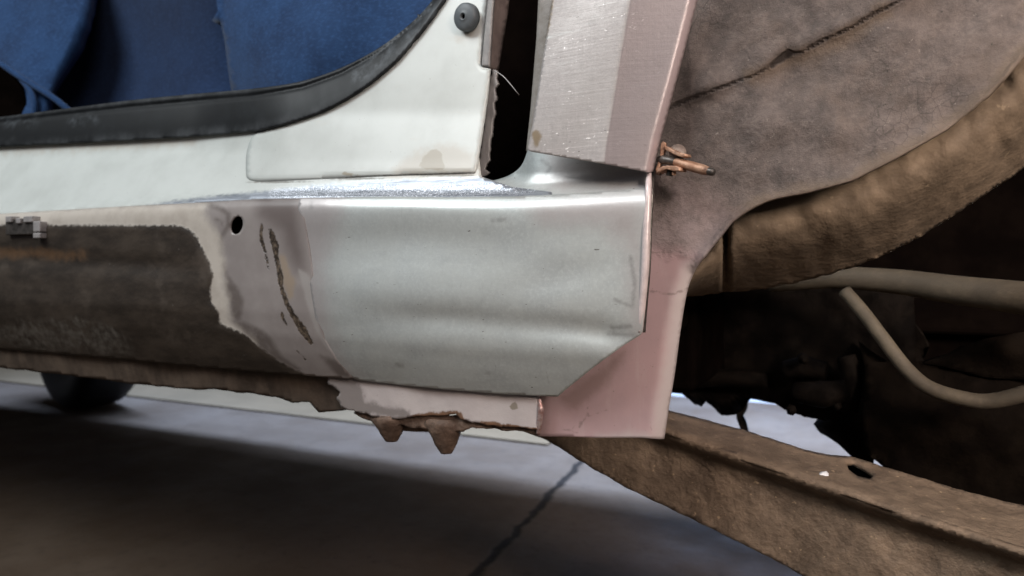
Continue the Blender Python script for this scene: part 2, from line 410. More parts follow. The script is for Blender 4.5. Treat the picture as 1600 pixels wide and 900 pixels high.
pc = g.mix(g.mask('edge_sheen', 6, 40, 13), pc, (.44, .385, .378))  # sky reflection on the rolled border painted as paler grey
pc = g.mix(g.m('MULTIPLY', g.mask('foot_dark', 8, 60, 10), .75), pc, (.22, .150, .140))  # darker by the weld bead and along the chamfered sheet edge
pc = g.mix(g.m('MULTIPLY', g.mask('veins', 1.6, 220, 1.1), .55), pc, (.16, .12, .115))
c = g.mix(pk, c, pc)
ck = g.mask('crease', 3.5, 80, 2.5); c = g.mix(g.m('MULTIPLY', ck, .85), c, (.022, .016, .014))
g.set('Roughness', g.fmix(pk, .66, .36))
rt = g.m('SUBTRACT', 1, pk)
h = g.m('MULTIPLY', rt, g.m('ADD', g.noise(120, 8, .75), g.m('MULTIPLY', n1, 2.2)))
h = g.m('SUBTRACT', h, g.m('MULTIPLY', ck, 2))
house_mat = g.done(c, g.bump(h, .55, .0035))

mudarch = mottled('dried_brown_mud', (.112, .081, .054), (.180, .131, .088), 26, .8, 0, .4, .003, (.080, .059, .041), speck=(.22, .165, .11))
mudarm = mottled('muddy_brown_arm', (.092, .064, .043), (.168, .120, .082), 34, .75, 0, .6, .0035, (.062, .043, .030), speck=(.28, .20, .125))
oldmetal = mottled('shaded_dark_metal', (.0022, .0016, .0013), (.0065, .0048, .0038), 30, .8, 0, .4, .003, spec=.03)  # shade deep under the car put into this near-black colour
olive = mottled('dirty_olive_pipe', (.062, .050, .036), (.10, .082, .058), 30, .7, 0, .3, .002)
tankm = mottled('shaded_dark_brown', (.003, .0021, .0016), (.006, .0042, .003), 25, .85, 0, .4, .003, spec=.02)  # near-black brown, underbody shade painted in
rustm = mottled('rusty_steel', (.30, .16, .10), (.46, .29, .20), 130, .5, .45, .4, .001, (.12, .07, .05))
rustd = mottled('dark_rust', (.085, .055, .040), (.19, .125, .09), 60, .65, .1, .5, .002, (.25, .18, .14))
steel_d = mottled('dark_steel', (.06, .055, .05), (.14, .125, .115), 90, .35, .6, .2)
zinc = mottled('grey_zinc', (.38, .36, .35), (.50, .47, .46), 200, .4, .4, .3, .001)
tyre_m = mottled('tyre_rubber', (.004, .004, .0045), (.008, .008, .009), 30, .6, 0, .2)
spallm = mottled('pale_grey_chip', (.6, .6, .62), (.7, .7, .72), 200, .6, 0, .2)

# ================================================================== THE CAR
car = empty('car', ORG)
tag(car, 'white car with its rear wing cut away, bare sill and wheel arch under repair', 'car')

# ---- door step: from the rolled sill edge up to the rubber seal
roll = [(-80, 337), (0, 335), (100, 328), (200, 322), (300, 317), (400, 311), (500, 309), (600, 310), (700, 311), (800, 310), (860, 307)]
def ytop(x): return np.interp(x, [p[0] for p in roll], [p[1] for p in roll])
sealbot = [(-80, 234), (0, 229), (100, 224), (200, 219), (300, 213), (400, 204), (450, 192), (500, 175), (540, 155), (580, 128), (620, 93), (660, 45), (692, 0), (715, -40)]
sealtop = [(-80, 194), (0, 183), (100, 170), (200, 157), (300, 147), (400, 138), (470, 127), (530, 107), (590, 76), (640, 38), (676, 0), (700, -40)]
def Ystep(x, y):
    h = ytop(x)-y
    hn = np.interp(x, [-80, 400], [.95, 1.1])
    sm = np.interp(h, [-8, 0, 5, 12, 30, 60, 130, 380], [.004, .0055, .011, .018, .0235, .030, .043, .078])
    st = np.interp(h*hn, [-8, 0, 5, 12, 70, 84, 96, 130, 380], [.004, .0055, .011, .018, .050, .060, .0635, .067, .075])
    k = np.clip((x-300)/150, 0, 1); k = k*k*(3-2*k)
    return st*(1-k)+sm*k
bare = sdf([(215, 326), (260, 316), (330, 307), (400, 300), (470, 291), (560, 284), (640, 280), (742, 276), (780, 282), (870, 285), (870, 330), (700, 330), (215, 335)])
weld_glint = stroke([(430, 304), (560, 301), (640, 300), (740, 296), (830, 292)], 9)
st_at = {'grime': union(sdf([(600, 265), (640, 240), (760, 240), (755, 285), (600, 285)]), stroke([(-80, 237), (300, 222)], 5)),
         'stain': lambda x, y: np.full(x.shape, -99.0), 'bare': bare, 'weld_glint': weld_glint,
         'seam': stroke([(384, 286), (430, 285), (560, 279), (640, 276), (742, 273)], 1.6)}
step = patch('door_step', path([(-80, 341)], [(-80, 228)], ('s', [(0, 225), (100, 220), (200, 214), (300, 208), (400, 198), (450, 186)]),
             [(560, 200), (742, 200), (752, 276), (800, 292), (862, 300), (862, 311)], [(p[0], p[1]+2) for p in roll[9::-1] if p[0] > -80]), Ystep, paint_mat, car, sp=6, attrs=st_at)

# ---- rear pillar foot, one sheet proud of the step
po = path(('s', [(384, 266), (385, 240), (393, 214), (405, 203)]), ('s', [(405, 203), (450, 191), (500, 174), (540, 154), (580, 127), (620, 92), (660, 44), (692, -1), (715, -40)]),
          [(766, -40), (757, 50), (751, 102), (767, 108), (763, 150), (755, 205), (746, 262), (742, 271)], ('s', [(742, 271), (640, 274), (560, 277), (430, 283), (398, 283), (386, 278), (384, 266)]))
def Ypil(x, y):
    d = segdist(x, y, po, True)
    return Ystep(x, y)-.0020 + .0017*np.clip(1-d/5, 0, 1)**2 - .010*np.clip((170-y)/250, 0, 1)
pil_at = {'grime': union(sdf([(615, 266), (640, 240), (700, 225), (742, 238), (742, 272), (615, 274)]), stroke([(715, 60), (733, 52)], 6)),
          'stain': union(sdf([(655, 262), (660, 246), (675, 234), (685, 233), (690, 240), (692, 252), (697, 265), (680, 266)]), stroke([(536, 271), (562, 276)], 2.5)),
          'bare': lambda x, y: np.full(x.shape, -99.0), 'weld_glint': lambda x, y: np.full(x.shape, -99.0),
          'seam': stroke([(540, 277), (640, 273.5), (742, 270)], 1.5)}
pillar = patch('pillar_foot', po, Ypil, paint_mat, car, sp=6, attrs=pil_at, thick=.0016)

# sheared edge of the pillar, and the inside of the cut pillar
patch('pillar_edge', path([(766, -40), (775, -40), (769, 20), (764, 104), (752, 103), (757, 50)]), .049, grey_edge, pillar, sp=3, thick=.004)
patch('pillar_edge', path([(767, 108), (776, 110), (774, 150), (768, 200), (763, 250), (756, 262), (764, 270), (754, 276), (743, 278), (747, 262), (755, 205), (763, 150)]), .055, grey_edge, pillar, sp=2.5, thick=.004, jag=1.1)
patch('pillar_inner_skin', path([(770, -40), (800, -40), (794, 20), (786, 70), (779, 112), (763, 106)]), lambda x, y: .052+(x-762)*.0014, brownin, car, sp=5)
patch('pillar_cavity_shade', path([(740, -60), (900, -60), (900, 300), (735, 300)]), .17, black, car, sp=12, thick=.004)  # black sheet standing in for the shade inside the cut pillar
patch('pillar_inner_skin', path([(843, -40), (872, -40), (862, 10), (857, 40), (851, 90), (843, 150), (836, 190), (828, 236), (822, 236), (829, 170), (838, 60)]), lambda x, y: .030+(872-x)*.0004, mottled('grey_beige_inner', (.26, .23, .20), (.34, .31, .285), 60, .55, 0, .2), car, sp=4)
pixtube('loose_wire', [(774, 111, .046), (786, 119, .040), (797, 131, .036), (806, 142, .034), (811, 148, .036)], [.0006, .0004, .00025], zinc, car, seg=6)

# rubber plug in the pillar
pc = P(729, 27, .048); nv = (Vector(CAM)-pc).normalized(); nv = Vector((-.12, -1, -.12)).normalized()
plug = lathe('rubber_plug', [(.0142, -.004), (.0144, .001), (.0139, .0035), (.0118, .0052), (.007, .0062), (.0048, .0065), (.0040, .0072), (.0032, .0072), (.0026, .006), (.0024, .001)], pc, nv, plugm, car, seg=40)
lathe('plug_hole', [(.0023, .0012), (.0023, .0040)], pc, nv, black, plug, seg=20)

# ---- rubber door seal
so = path(('s', sealtop), ('s', sealbot[::-1]))
def Yseal(x, y):
    a = segdist(x, y, sealtop); b = segdist(x, y, sealbot); t = a/(a+b+1e-6)
    yb = np.interp(x, [p[0] for p in sealbot], [p[1] for p in sealbot])
    base = Ystep(x, yb) - .010*np.clip((170-yb)/250, 0, 1) + .001
    return base - .0075 - .0025*np.sin(np.pi*np.clip(t, 0, 1))**.8 + .004*np.exp(-((t-.17)/.05)**2) + .016*(1-t)
seal = patch('rubber_seal', so, Yseal, rubber, car, sp=3, thick=.004,
      attrs={'dust_and_sheen': union(stroke(sealbot, 8), stroke(sealtop, 2.5)), 'scuff_and_pale': union(stroke([(116, 188), (146, 186)], 4), stroke([(10, 196), (50, 190)], 2), stroke([(560, 118), (620, 70), (670, 20)], 14))})

# ---- seat behind the door opening
seat = patch('seat', path([(60, -80), (380, -80), (385, 60), (375, 175), (60, 195)]), lambda x, y: .40+.03*np.sin((x-60)/60)+.02*np.sin(y/55), blue_shaded, car, sp=10, thick=.05)
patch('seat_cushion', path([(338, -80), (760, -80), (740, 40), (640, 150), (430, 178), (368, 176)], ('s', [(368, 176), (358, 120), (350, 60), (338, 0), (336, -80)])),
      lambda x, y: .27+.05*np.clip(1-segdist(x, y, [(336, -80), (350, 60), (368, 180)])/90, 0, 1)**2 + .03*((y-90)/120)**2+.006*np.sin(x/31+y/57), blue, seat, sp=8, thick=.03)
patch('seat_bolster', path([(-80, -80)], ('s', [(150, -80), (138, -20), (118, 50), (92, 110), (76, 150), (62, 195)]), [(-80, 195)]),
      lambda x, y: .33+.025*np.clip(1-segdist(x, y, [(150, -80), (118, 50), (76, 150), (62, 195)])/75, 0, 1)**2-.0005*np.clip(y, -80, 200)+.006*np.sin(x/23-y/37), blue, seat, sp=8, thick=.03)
patch('seat_trim', path([(-80, 60)], ('s', [(-30, 80), (0, 104), (22, 122), (38, 150), (46, 182)]), [(-80, 205)]), lambda x, y: .23+.0006*np.maximum(x, -80), black, seat, sp=8, thick=.02)
pixtube('seat_piping', [(2, 100, .235), (28, 118, .245), (60, 138, .255), (85, 154, .265), (112, 176, .28)], .0062, blue, seat)
pixtube('seat_piping', [(30, 120, .25), (46, 140, .25), (54, 160, .25), (54, 182, .25)], .0055, blue, seat)
box('cabin_dark_backing', (-2.6, .62, .55), (-.10, .66, 1.6), black, car)  # black backing added for the dark of the cabin

# ---- sill outer face
silltop = [(-80, 334), (0, 333), (200, 321), (300, 316), (400, 310), (500, 308), (600, 309), (700, 310), (800, 309), (900, 304), (1010, 296), (1030, 295)]
sillbot = [(-80, 538), (0, 545), (100, 553), (200, 562), (300, 572), (400, 581), (545, 592), (700, 609), (870, 622), (1020, 634)]
def sv(x, y):
    a = np.interp(x, [p[0] for p in silltop], [p[1] for p in silltop]); b = np.interp(x, [p[0] for p in sillbot], [p[1] for p in sillbot])
    return (y-a)/(b-a)
vk = np.array([-.05, 0, .03, .07, .13, .22, .35, .5, .65, .78, .88, .95, 1.0, 1.05]); vy = np.array([.013, .0045, -.0008, -.0026, -.0030, -.0024, -.0022, -.0028, -.0015, .0035, .011, .018, .024, .029])
vf = np.linspace(-.05, 1.05, 200); yf = np.interp(vf, vk, vy); yf = np.convolve(np.pad(yf, 4, mode='edge'), np.ones(9)/9, 'valid')
def Ysill(x, y): return np.interp(sv(x, y), vf, yf)
def Ysill_old(x, y):
    d = Ysill(x, y)
    d = d + .003*np.exp(-((y-np.interp(x, [0, 330], [402, 420]))/16)**2)*np.clip((330-x)/80, 0, 1) - .002*np.exp(-((y-480)/30)**2)*np.clip((330-x)/80, 0, 1)
    u = sdf(us_poly)(x, y); d = d - .0012*np.clip(u/6, 0, 1)
    return d - .0008*np.clip(sdf(gash_all[0])(x, y)/3, -1, 0)*0
us_poly = [(-90, 351), (280, 352), (296, 358), (306, 368), (318, 392), (328, 412), (333, 432), (328, 450), (330, 470), (341, 488), (343, 505), (360, 512), (378, 520), (395, 532), (410, 545), (430, 560), (450, 572), (475, 582), (475, 700), (-90, 700)]
gash_all = [[(408, 350), (411, 352), (410, 368), (414, 385), (418, 402), (421, 421), (418, 421), (413, 396), (406, 378), (405, 362)],
            [(420, 354), (428, 364), (436, 385), (435, 392), (436, 408), (442, 430), (443, 452), (452, 474), (463, 494), (478, 512), (490, 537), (486, 540), (470, 522), (456, 498), (446, 478), (440, 462), (434, 440), (431, 415), (426, 392), (421, 372)],
            [(438, 488), (443, 489), (444, 498), (450, 510), (446, 508), (439, 498)], [(460, 543), (472, 556), (484, 568), (476, 562), (462, 548)]]
cream_poly = [(-90, 330), (250, 318), (322, 318), (318, 335), (330, 352), (345, 372), (347, 400), (349, 430), (353, 455), (358, 480), (362, 505), (385, 522), (400, 536), (392, 540), (330, 520), (300, 440), (280, 360), (-90, 356)]
hole_c, ang = (370, 352), math.radians(-15)
hole = [(370+9.2*math.cos(t)*math.cos(ang)-14*math.sin(t)*math.sin(ang)*-1, 352+14*math.sin(t)+9.2*math.cos(t)*math.sin(ang)*-1) for t in np.linspace(0, 2*math.pi, 28, endpoint=False)]
sill_at = {'underseal': sdf(us_poly), 'cream': sdf(cream_poly),
  'darkprimer': sdf([(400, 305), (462, 305), (470, 360), (478, 420), (462, 424), (452, 400), (440, 360), (405, 335)]),
  'halo': union(stroke([(318, 318), (345, 326), (356, 334), (357, 352), (345, 372), (342, 395), (346, 415), (356, 435), (368, 450)], 3.0),
                sdf([(345, 436), (360, 442), (373, 452), (380, 470), (378, 490), (374, 502), (362, 495), (358, 470)]),
                sdf([(358, 500), (380, 503), (408, 515), (425, 532), (440, 555), (468, 575), (474, 584), (440, 580), (420, 560), (395, 532), (372, 514)]),
                sdf([(500, 556), (520, 560), (545, 575), (560, 592), (530, 588), (512, 570)]), stroke([(360, 345), (367, 348)], 1), stroke([(338, 343), (346, 346), (347, 351)], 1.2)),
  'rust': stroke([(-90, 392), (60, 396), (130, 399)], 5), 'smear': sdf([(20, 510), (120, 500), (190, 520), (205, 548), (60, 545), (-20, 530)]),
  'gash': union(*[sdf(p) for p in gash_all]),
  'gashtan': sdf([(436, 400), (446, 398), (455, 430), (462, 434), (458, 462), (452, 470), (441, 440)]),
  'blend': sdf([(466, 420), (484, 430), (492, 470), (500, 520), (540, 560), (510, 545), (490, 510), (478, 470)])}
sill = patch('sill', path([(-80, 338)], [(p[0], p[1]+1) for p in silltop[1:6]], [(478, 311), (475, 330), (480, 370), (490, 430), (498, 480), (508, 530), (530, 566), (552, 590)], [p for p in sillbot[6::-1]]),
      Ysill_old, sill_mat, car, sp=3.6, attrs=sill_at, hole=hole, thick=.0015)
hc = P(370, 352, .0)
box('sill_cavity', hc+Vector((-.035, .012, -.035)), hc+Vector((.035, .05, .035)), black, sill)  # black box behind the hole, giving its inner shade by colour

# ---- dark flange under the old sill
patch('sill_flange', path([(-80, 535)], [(0, 543), (200, 559), (400, 578), (548, 590), (549, 640), (520, 642), (498, 645), (490, 637), (484, 628), (456, 629), (430, 620), (400, 616), (340, 609), (280, 607), (200, 599), (100, 586), (0, 575), (-80, 568)]),
      lambda x, y: .030+.00018*(y-560)+.0010*wob(x, y, 30, 10), flangedark, sill, sp=5, jag=.5, thick=.003)


# ---- galvanised repair section
gv = path([(468, 309)], [(600, 307), (700, 308), (800, 307), (900, 302), (1008, 294)], [(1013, 298), (1010, 400), (1004, 518), (1000, 524)], [(975, 539), (930, 572), (890, 604), (871, 620)], [(800, 617), (700, 609), (620, 601), (560, 594), (546, 588)], ('s', [(546, 588), (520, 565), (500, 530), (490, 480), (482, 430), (472, 370), (466, 330), (468, 309)]))
gleft = [(470, 300), (466, 330), (472, 370), (482, 430), (490, 480), (500, 530), (520, 565), (546, 588), (620, 601)]
def Ygalv(x, y):
    yr = np.interp(x, [480, 700, 1000], [492, 497, 520])
    amp = np.clip((x-520)/160, 0, 1)*np.clip((1010-x)/70, 0.25, 1)*(.95+.15*wob(x, y*.3, 140, 21)); yr = yr+3*wob(x, y*0, 120, 22)
    d = Ysill(x, y) - .0016 + .0017*np.clip(1-segdist(x, y, gleft)/42, 0, 1)
    d += .0046*amp*np.exp(-((y-yr)/19)**2) - .0010*amp*np.exp(-((y-yr-38)/22)**2)
    ym = y+6*wob(x, y, 160, 23); d += .0034*np.exp(-((x-640)/190)**2-((ym-378)/42)**2) - .0018*np.exp(-((x-640)/170)**2-((y-462)/42)**2)
    d += .0012*np.exp(-(((x-900)*.25+(y-430))/26)**2)*np.exp(-((x-860)/80)**2)
    d += .0002*wob(x, y, 60, 12)
    d -= .0006*np.exp(-((x-880)/70)**2-((y-390)/30)**2)
    return d
none = lambda x, y: np.full(x.shape, -99.0)
patchm = patch('sill_repair_section', gv, Ygalv, galv_mat, car, sp=4, thick=.0012,
      attrs={'pinkish': union(sdf([(420, 280), (545, 280), (530, 340), (510, 420), (515, 530), (560, 600), (480, 560)]), sdf([(820, 318), (1010, 300), (1004, 520), (988, 520), (985, 400), (940, 350), (850, 350)])),
             'smudge': union(stroke([(955, 512), (985, 510)], 3), stroke([(952, 521), (990, 524)], 2), stroke([(960, 468), (985, 478)], 1.5), stroke([(770, 345), (790, 343)], 2), stroke([(985, 400), (992, 440), (988, 480)], 2), stroke([(620, 569), (628, 571)], 2), stroke([(486, 316), (486, 326)], 1.2), stroke([(758, 583), (764, 584)], 1.6))})
tag(patchm, 'new bare galvanised end section of the sill')
# return face above the ridge, running back under the ground steel panel
gr = path([(738, 284)], ('s', [(738, 284), (765, 283), (795, 274), (815, 258), (826, 230)]), [(900, 236), (1022, 260), (1016, 292), (1009, 298), (900, 306), (800, 311), (738, 311)])
def Yret(x, y):
    top = np.interp(x, [738, 800, 900, 1009], [310, 310, 305, 297]); h = top-y
    b = np.interp(h, [-3, 0, 4, 12, 22, 36, 80], [.0062, .0072, .011, .020, .026, .029, .032])
    kk = np.clip((x-738)/70, 0, 1)
    b = b*kk + (Ystep(x, y)+.003)*(1-kk)
    return b + .03*np.clip((800-x)/62, 0, 1)*np.clip((h-20)/15, 0, 1) + .02*np.exp(-((x-800)/22)**2)*np.clip((h-12)/25, 0, 1)
patch('return_flange', gr, Yret, galv_mat, patchm, sp=4, attrs={'pinkish': sdf([(860, 236), (1020, 258), (1014, 296), (880, 300), (845, 285)]), 'smudge': union(stroke([(848, 250), (860, 262), (850, 275)], 2), stroke([(745, 270), (800, 250)], 6))})
# folded lip on the trailing edge
lp = [(1014, 268, .018), (1013, 296, .002), (1010, 360, -.003), (1008, 420, -.004), (1003, 480, -.002), (1000, 519, .001)]
pixtube('folded_lip', lp, [.0022, .0030, .0034, .0034, .0032, .0026], lip_mat, patchm, seg=10)
pixtube('lip_gap_shade', [(v[0]+6, v[1], v[2]+.009) for v in lp], .0016, steel_d, patchm, seg=8)  # dark strip put in for the shadow of the gap

# ---- pinch flange below the repair section
fo = path([(512, 584), (548, 586), (620, 596), (700, 604), (800, 615), (842, 620), (840, 672), (815, 668), (790, 668), (762, 664), (738, 660), (724, 656), (712, 648), (690, 650), (640, 651), (625, 655), (600, 654), (572, 646), (549, 641), (533, 636), (526, 624), (532, 612), (514, 600)])
flange = patch('pinch_flange', fo, lambda x, y: .029+.0006*np.sin(x/17), flange_mat, car, sp=3.5, jag=.9, thick=.003,
   attrs={'rust': union(sdf([(640, 647), (715, 642), (730, 656), (700, 662), (640, 662)]), stroke([(752, 662), (838, 672)], 4)), 'grey': union(sdf([(500, 580), (540, 584), (562, 600), (572, 626), (600, 634), (640, 641), (640, 655), (560, 645), (500, 640)]), stroke([(549, 586), (640, 599)], 2.5)),
          'chip': sdf([(795, 634), (806, 627), (810, 639), (800, 640)])})
lower = patch('rusty_flange_edge', path([(556, 640), (640, 645), (720, 650), (760, 660), (842, 670), (842, 680), (800, 673), (740, 668), (722, 674), (655, 670), (600, 660), (575, 656), (552, 646)]), lambda x, y: .034+.0008*np.sin(x/11), rustd, flange, sp=4, jag=1.0, thick=.005)
for (cx, cy, r, hgt, w) in ((612, 655, .0215, .0250, .09), (697, 662, .0215, .0320, .10)):
    c0 = P(cx, cy, .046)
    lathe('jacking_stub', [(r*.9, -.006), (r, 0), (r*.78, hgt*.3), (r*.52, hgt*.65), (r*.33, hgt*.90), (r*.26, hgt*.98), (r*.12, hgt)], c0, (.04, -.06, -1), rustd, flange, seg=28, wob=w)
pixtube('jacking_bar', [(596, 662, .05), (650, 664, .05), (724, 666, .05)], [.006, .0075, .006], rustd, flange)
pixtube('weld_bead', [(842, 622, .030), (845, 640, .029), (843, 660, .030), (841, 678, .032)], [.0018, .0034, .0030, .0022], mottled('copper_red_weld', (.30, .17, .15), (.50, .42, .40), 160, .3, .5, .3, .001), flange, seg=8)

# ---- clip hooked on the sill edge
clip = empty('trim_clip', ORG); clip.parent = car; clip.location = (0, 0, 0)
clip.parent = car
cb = P(34, 354, -.004)
def clipbox(name, a, b, mat, ya, yb, par):
    p, q = P(a[0], a[1], ya), P(b[0], b[1], ya)
    return box(name, (min(p.x, q.x), ya, min(p.z, q.z)), (max(p.x, q.x), yb, max(p.z, q.z)), mat, par, bev=.0012)
body = clipbox('trim_clip', (8, 343), (52, 366), steel_d, -.010, .004, car)
bpy.data.objects.remove(clip)
for a, b in (((8, 338), (17, 347)), ((24, 341), (31, 349)), ((36, 338), (50, 347))): clipbox('clip_tab', a, b, zinc, -.013, .002, body)
clipbox('clip_tab', (51, 346), (62, 362), zinc, -.013, .002, body); clipbox('clip_tab', (51, 364), (62, 372), zinc, -.013, .002, body)

# ---- wheel house outer sheet with the pink tinted foot
edge = [(1038, 686), (1045, 640), (1055, 580), (1063, 520), (1073, 460), (1083, 430), (1100, 400), (1122, 372), (1150, 340), (1200, 313), (1260, 300), (1330, 281), (1400, 246), (1480, 201), (1545, 148), (1612, 72), (1690, 0)]
ho = path([(838, 682)], [(836, 610), (900, 560), (985, 500), (985, 240), (1000, -60), (1690, -60)], ('s', edge[::-1]), [(1030, 686), (1000, 684), (930, 684), (880, 682)])
crl = [(1040, 172), (1090, 152), (1130, 136), (1180, 118), (1205, 104), (1228, 84), (1250, 84), (1290, 62), (1330, 44), (1370, 20), (1430, -10), (1500, -60)]
lipe = [(1038, 690), (1045, 640), (1055, 580), (1063, 520), (1073, 460), (1083, 430)]
def Yhouse(x, y):
    cy = np.interp(x, [p[0] for p in crl], [p[1] for p in crl])
    d = .046 + .0000*x
    d = d - .010*(1/(1+np.exp((y-cy)/5)))*np.clip((x-1020)/60, 0, 1)
    d = d + .05*np.clip((x-1150)/550, 0, 1)**1.5*0.6
    w = np.clip((x-1040)/60, 0, 1)
    d = d + w*(.0022*wob(x, y, 70, 1)+.0008*wob(x, y, 22, 2))
    e = segdist(x, y, lipe); d = d + .012*np.clip(1-e/30, 0, 1)**2*(y > 400)
    e2 = segdist(x, y, edge[6:]); d = d - .006*np.clip(1-e2/22, 0, 1)**2
    return d
house = patch('wheel_house', ho, Yhouse, house_mat, car, sp=5, thick=.0025, attrs={
   'mauve': sdf([(960, 300), (1040, 280), (1100, 300), (1150, 340), (1090, 420), (1080, 470), (960, 470)]),
   'pink': sdf([(820, 700), (820, 500), (980, 400), (1020, 392), (1060, 394), (1085, 405), (1100, 430), (1090, 470), (1060, 700)]),
   'edge_sheen': union(stroke(lipe, 20), stroke([(940, 690), (1040, 690)], 10)),
   'foot_dark': union(stroke([(846, 625), (846, 680)], 9), sdf([(870, 622), (940, 575), (975, 548), (950, 600), (900, 640)])),
   'veins': union(stroke([(905, 668), (917, 650), (919, 632)], 1.2), stroke([(895, 668), (920, 650), (950, 640)], 1.0), stroke([(880, 670), (903, 676)], 1.4), stroke([(1016, 660), (1018, 672)], 1), stroke([(1015, 455), (1050, 460), (1078, 450)], 1.8), stroke([(1010, 395), (1060, 392), (1085, 408)], 1.4)),
   'brownedge': union(stroke(edge[8:], 14), stroke([(1180, 118), (1290, 75), (1380, 20)], 12)),
   'crease': union(stroke(crl, 2.2), stroke([(1205, 104), (1232, 84)], 5), stroke([(1050, 165), (1090, 150)], 1.5))})
tag(house, 'grey dirty wheel house sheet ending in a pink tinted foot')

# ---- muddy inner arch behind it
up = [(1060, 455), (1075, 430), (1118, 372), (1150, 340), (1200, 312), (1330, 280), (1480, 200), (1545, 148), (1612, 72), (1690, 0)]
lo = [(1060, 466), (1080, 463), (1140, 457), (1200, 450), (1300, 428), (1400, 390), (1500, 331), (1600, 264), (1690, 195)]
def Yarch(x, y):
    a = np.interp(x, [p[0] for p in up], [p[1] for p in up]); b = np.interp(x, [p[0] for p in lo], [p[1] for p in lo])
    t = np.clip((y-a)/(b-a+1e-6), -.4, 1)
    t = np.clip(t, 0, 1); r = .088+.12*t - .05*np.sin(np.pi*np.clip(t, 0, 1))
    return r + .0013*wob(x, y, 50, 3)+.0006*wob(x, y, 14, 4)+.03*np.exp(-((x-1134)/4)**2)
arch = patch('inner_arch', path([(1050, 440)], [(p[0]-6, p[1]-14) for p in up[1:]], ('s', lo[::-1])), Yarch, mudarch, car, sp=5, jag=.7, thick=.004)
box('arch_dark_wall', (.03, .60, .50), (1.6, .64, 1.5), black, car)  # black boxes added around the wheel well to keep it dark
box('arch_dark_wall', (-.06, .30, .44), (-.02, .66, 1.2), black, car)
box('arch_dark_wall', (.235, .645, .24), (1.7, .69, .60), black, car)  # added block covering the bright gap behind the axle
box('arch_dark_roof', (-.05, .12, 1.02), (1.6, .62, 1.06), black, car)

# ---- underbody (shades the floor)
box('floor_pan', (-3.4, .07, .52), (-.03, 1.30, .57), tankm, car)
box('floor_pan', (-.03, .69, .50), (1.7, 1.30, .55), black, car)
box('far_body_side', (-3.6, 1.275, .53), (1.7, 1.31, 1.45), whitep, car)  # unseen far side, added to keep the far lamp off the cabin

# ---- rear suspension
pixtube('axle_tube', [(1205, 440, .40), (1300, 434, .38), (1400, 440, .35), (1500, 454, .31), (1600, 466, .27), (1720, 480, .23)], [.014, .0135, .0145, .016, .017, .018], olive, car, seg=20)
pixtube('hose', [(1320, 455, .36), (1350, 490, .345), (1380, 530, .33), (1415, 575, .315), (1450, 605, .30), (1500, 622, .285), (1545, 627, .275), (1600, 615, .26), (1690, 585, .24)], .0082, olive, car, seg=14)
def Ybulk(d0, cx, cy, sx, sy, a): return lambda x, y: d0 - a*np.exp(-((x-cx)/sx)**2-((y-cy)/sy)**2) + .004*wob(x, y, 40, 5)+.0015*wob(x, y, 18, 6)
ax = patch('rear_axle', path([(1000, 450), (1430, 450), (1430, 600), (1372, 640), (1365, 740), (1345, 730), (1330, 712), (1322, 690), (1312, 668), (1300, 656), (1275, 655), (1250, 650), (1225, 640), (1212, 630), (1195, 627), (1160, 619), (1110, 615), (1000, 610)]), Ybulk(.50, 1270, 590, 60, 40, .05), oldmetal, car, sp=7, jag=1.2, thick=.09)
for nm, pts, rr in (('axle_bracket', [(1226, 578, .43), (1258, 574, .425), (1292, 580, .42)], [.012, .015, .012]), ('axle_bracket', [(1242, 612, .41), (1285, 616, .40), (1322, 610, .41)], [.013, .018, .014]),
                   ('axle_bracket', [(1322, 556, .42), (1330, 590, .42), (1326, 640, .43)], [.012, .014, .012]), ('axle_bracket', [(1062, 596, .47), (1130, 590, .46), (1200, 594, .46)], [.012, .013, .012])):
    pixtube(nm, pts, rr, oldmetal, ax, seg=10)
for cx, cy in ((1236, 640), (1306, 632), (1255, 560)):
    lathe('axle_bolt', [(.007, -.004), (.007, .005), (.004, .006), (.004, .012)], P(cx, cy, .40), (0.2, -1, -.1), oldmetal, ax, seg=6)
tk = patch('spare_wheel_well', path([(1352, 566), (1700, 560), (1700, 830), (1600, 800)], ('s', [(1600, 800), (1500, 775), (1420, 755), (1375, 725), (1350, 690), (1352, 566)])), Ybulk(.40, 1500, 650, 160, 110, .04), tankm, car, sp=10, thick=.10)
patch('shock_bracket', path([(1448, 566), (1535, 530), (1700, 500), (1700, 600), (1540, 590)]), Ybulk(.37, 1550, 550, 60, 30, .02), tankm, car, sp=9, thick=.03)
pixtube('brake_hose', [(1152, 596, .62), (1157, 618, .62), (1160, 634, .62), (1156, 648, .62), (1160, 660, .62), (1165, 676, .62)], [.009, .010, .009, .006, .007, .006], steel_d, car, seg=10)

# trailing arm: a folded channel running back from the sill
ridge = [(850, 588), (960, 640), (1040, 676), (1120, 704), (1200, 731), (1300, 765), (1400, 800), (1500, 832), (1600, 864), (1720, 905)]
low = [(800, 668), (845, 684), (870, 697), (905, 720), (960, 752), (1000, 772), (1060, 801), (1130, 835), (1200, 870), (1260, 902), (1400, 980), (1720, 1100)]
def Yarm(x, y):
    a = np.interp(x, [p[0] for p in ridge], [p[1] for p in ridge]); t = y-a
    return np.interp(x, [820, 1720], [.20, .07]) + np.interp(t, [-5, 0, 8, 18, 34, 120, 250], [.002, 0, .004, .020, .024, .022, .022]) + .0016*wob(x, y, 60, 7)+.0006*wob(x, y, 20, 8)
arm = patch('trailing_arm', path([(p[0], p[1]) for p in low], [p for p in ridge[::-1]]), Yarm, mudarm, car, sp=6, jag=.5, thick=.006)
back = [(850, 560), (1000, 622), (1042, 640), (1100, 655), (1160, 671), (1220, 690), (1262, 703), (1300, 711), (1330, 713), (1400, 735), (1500, 765), (1600, 790), (1720, 830)]
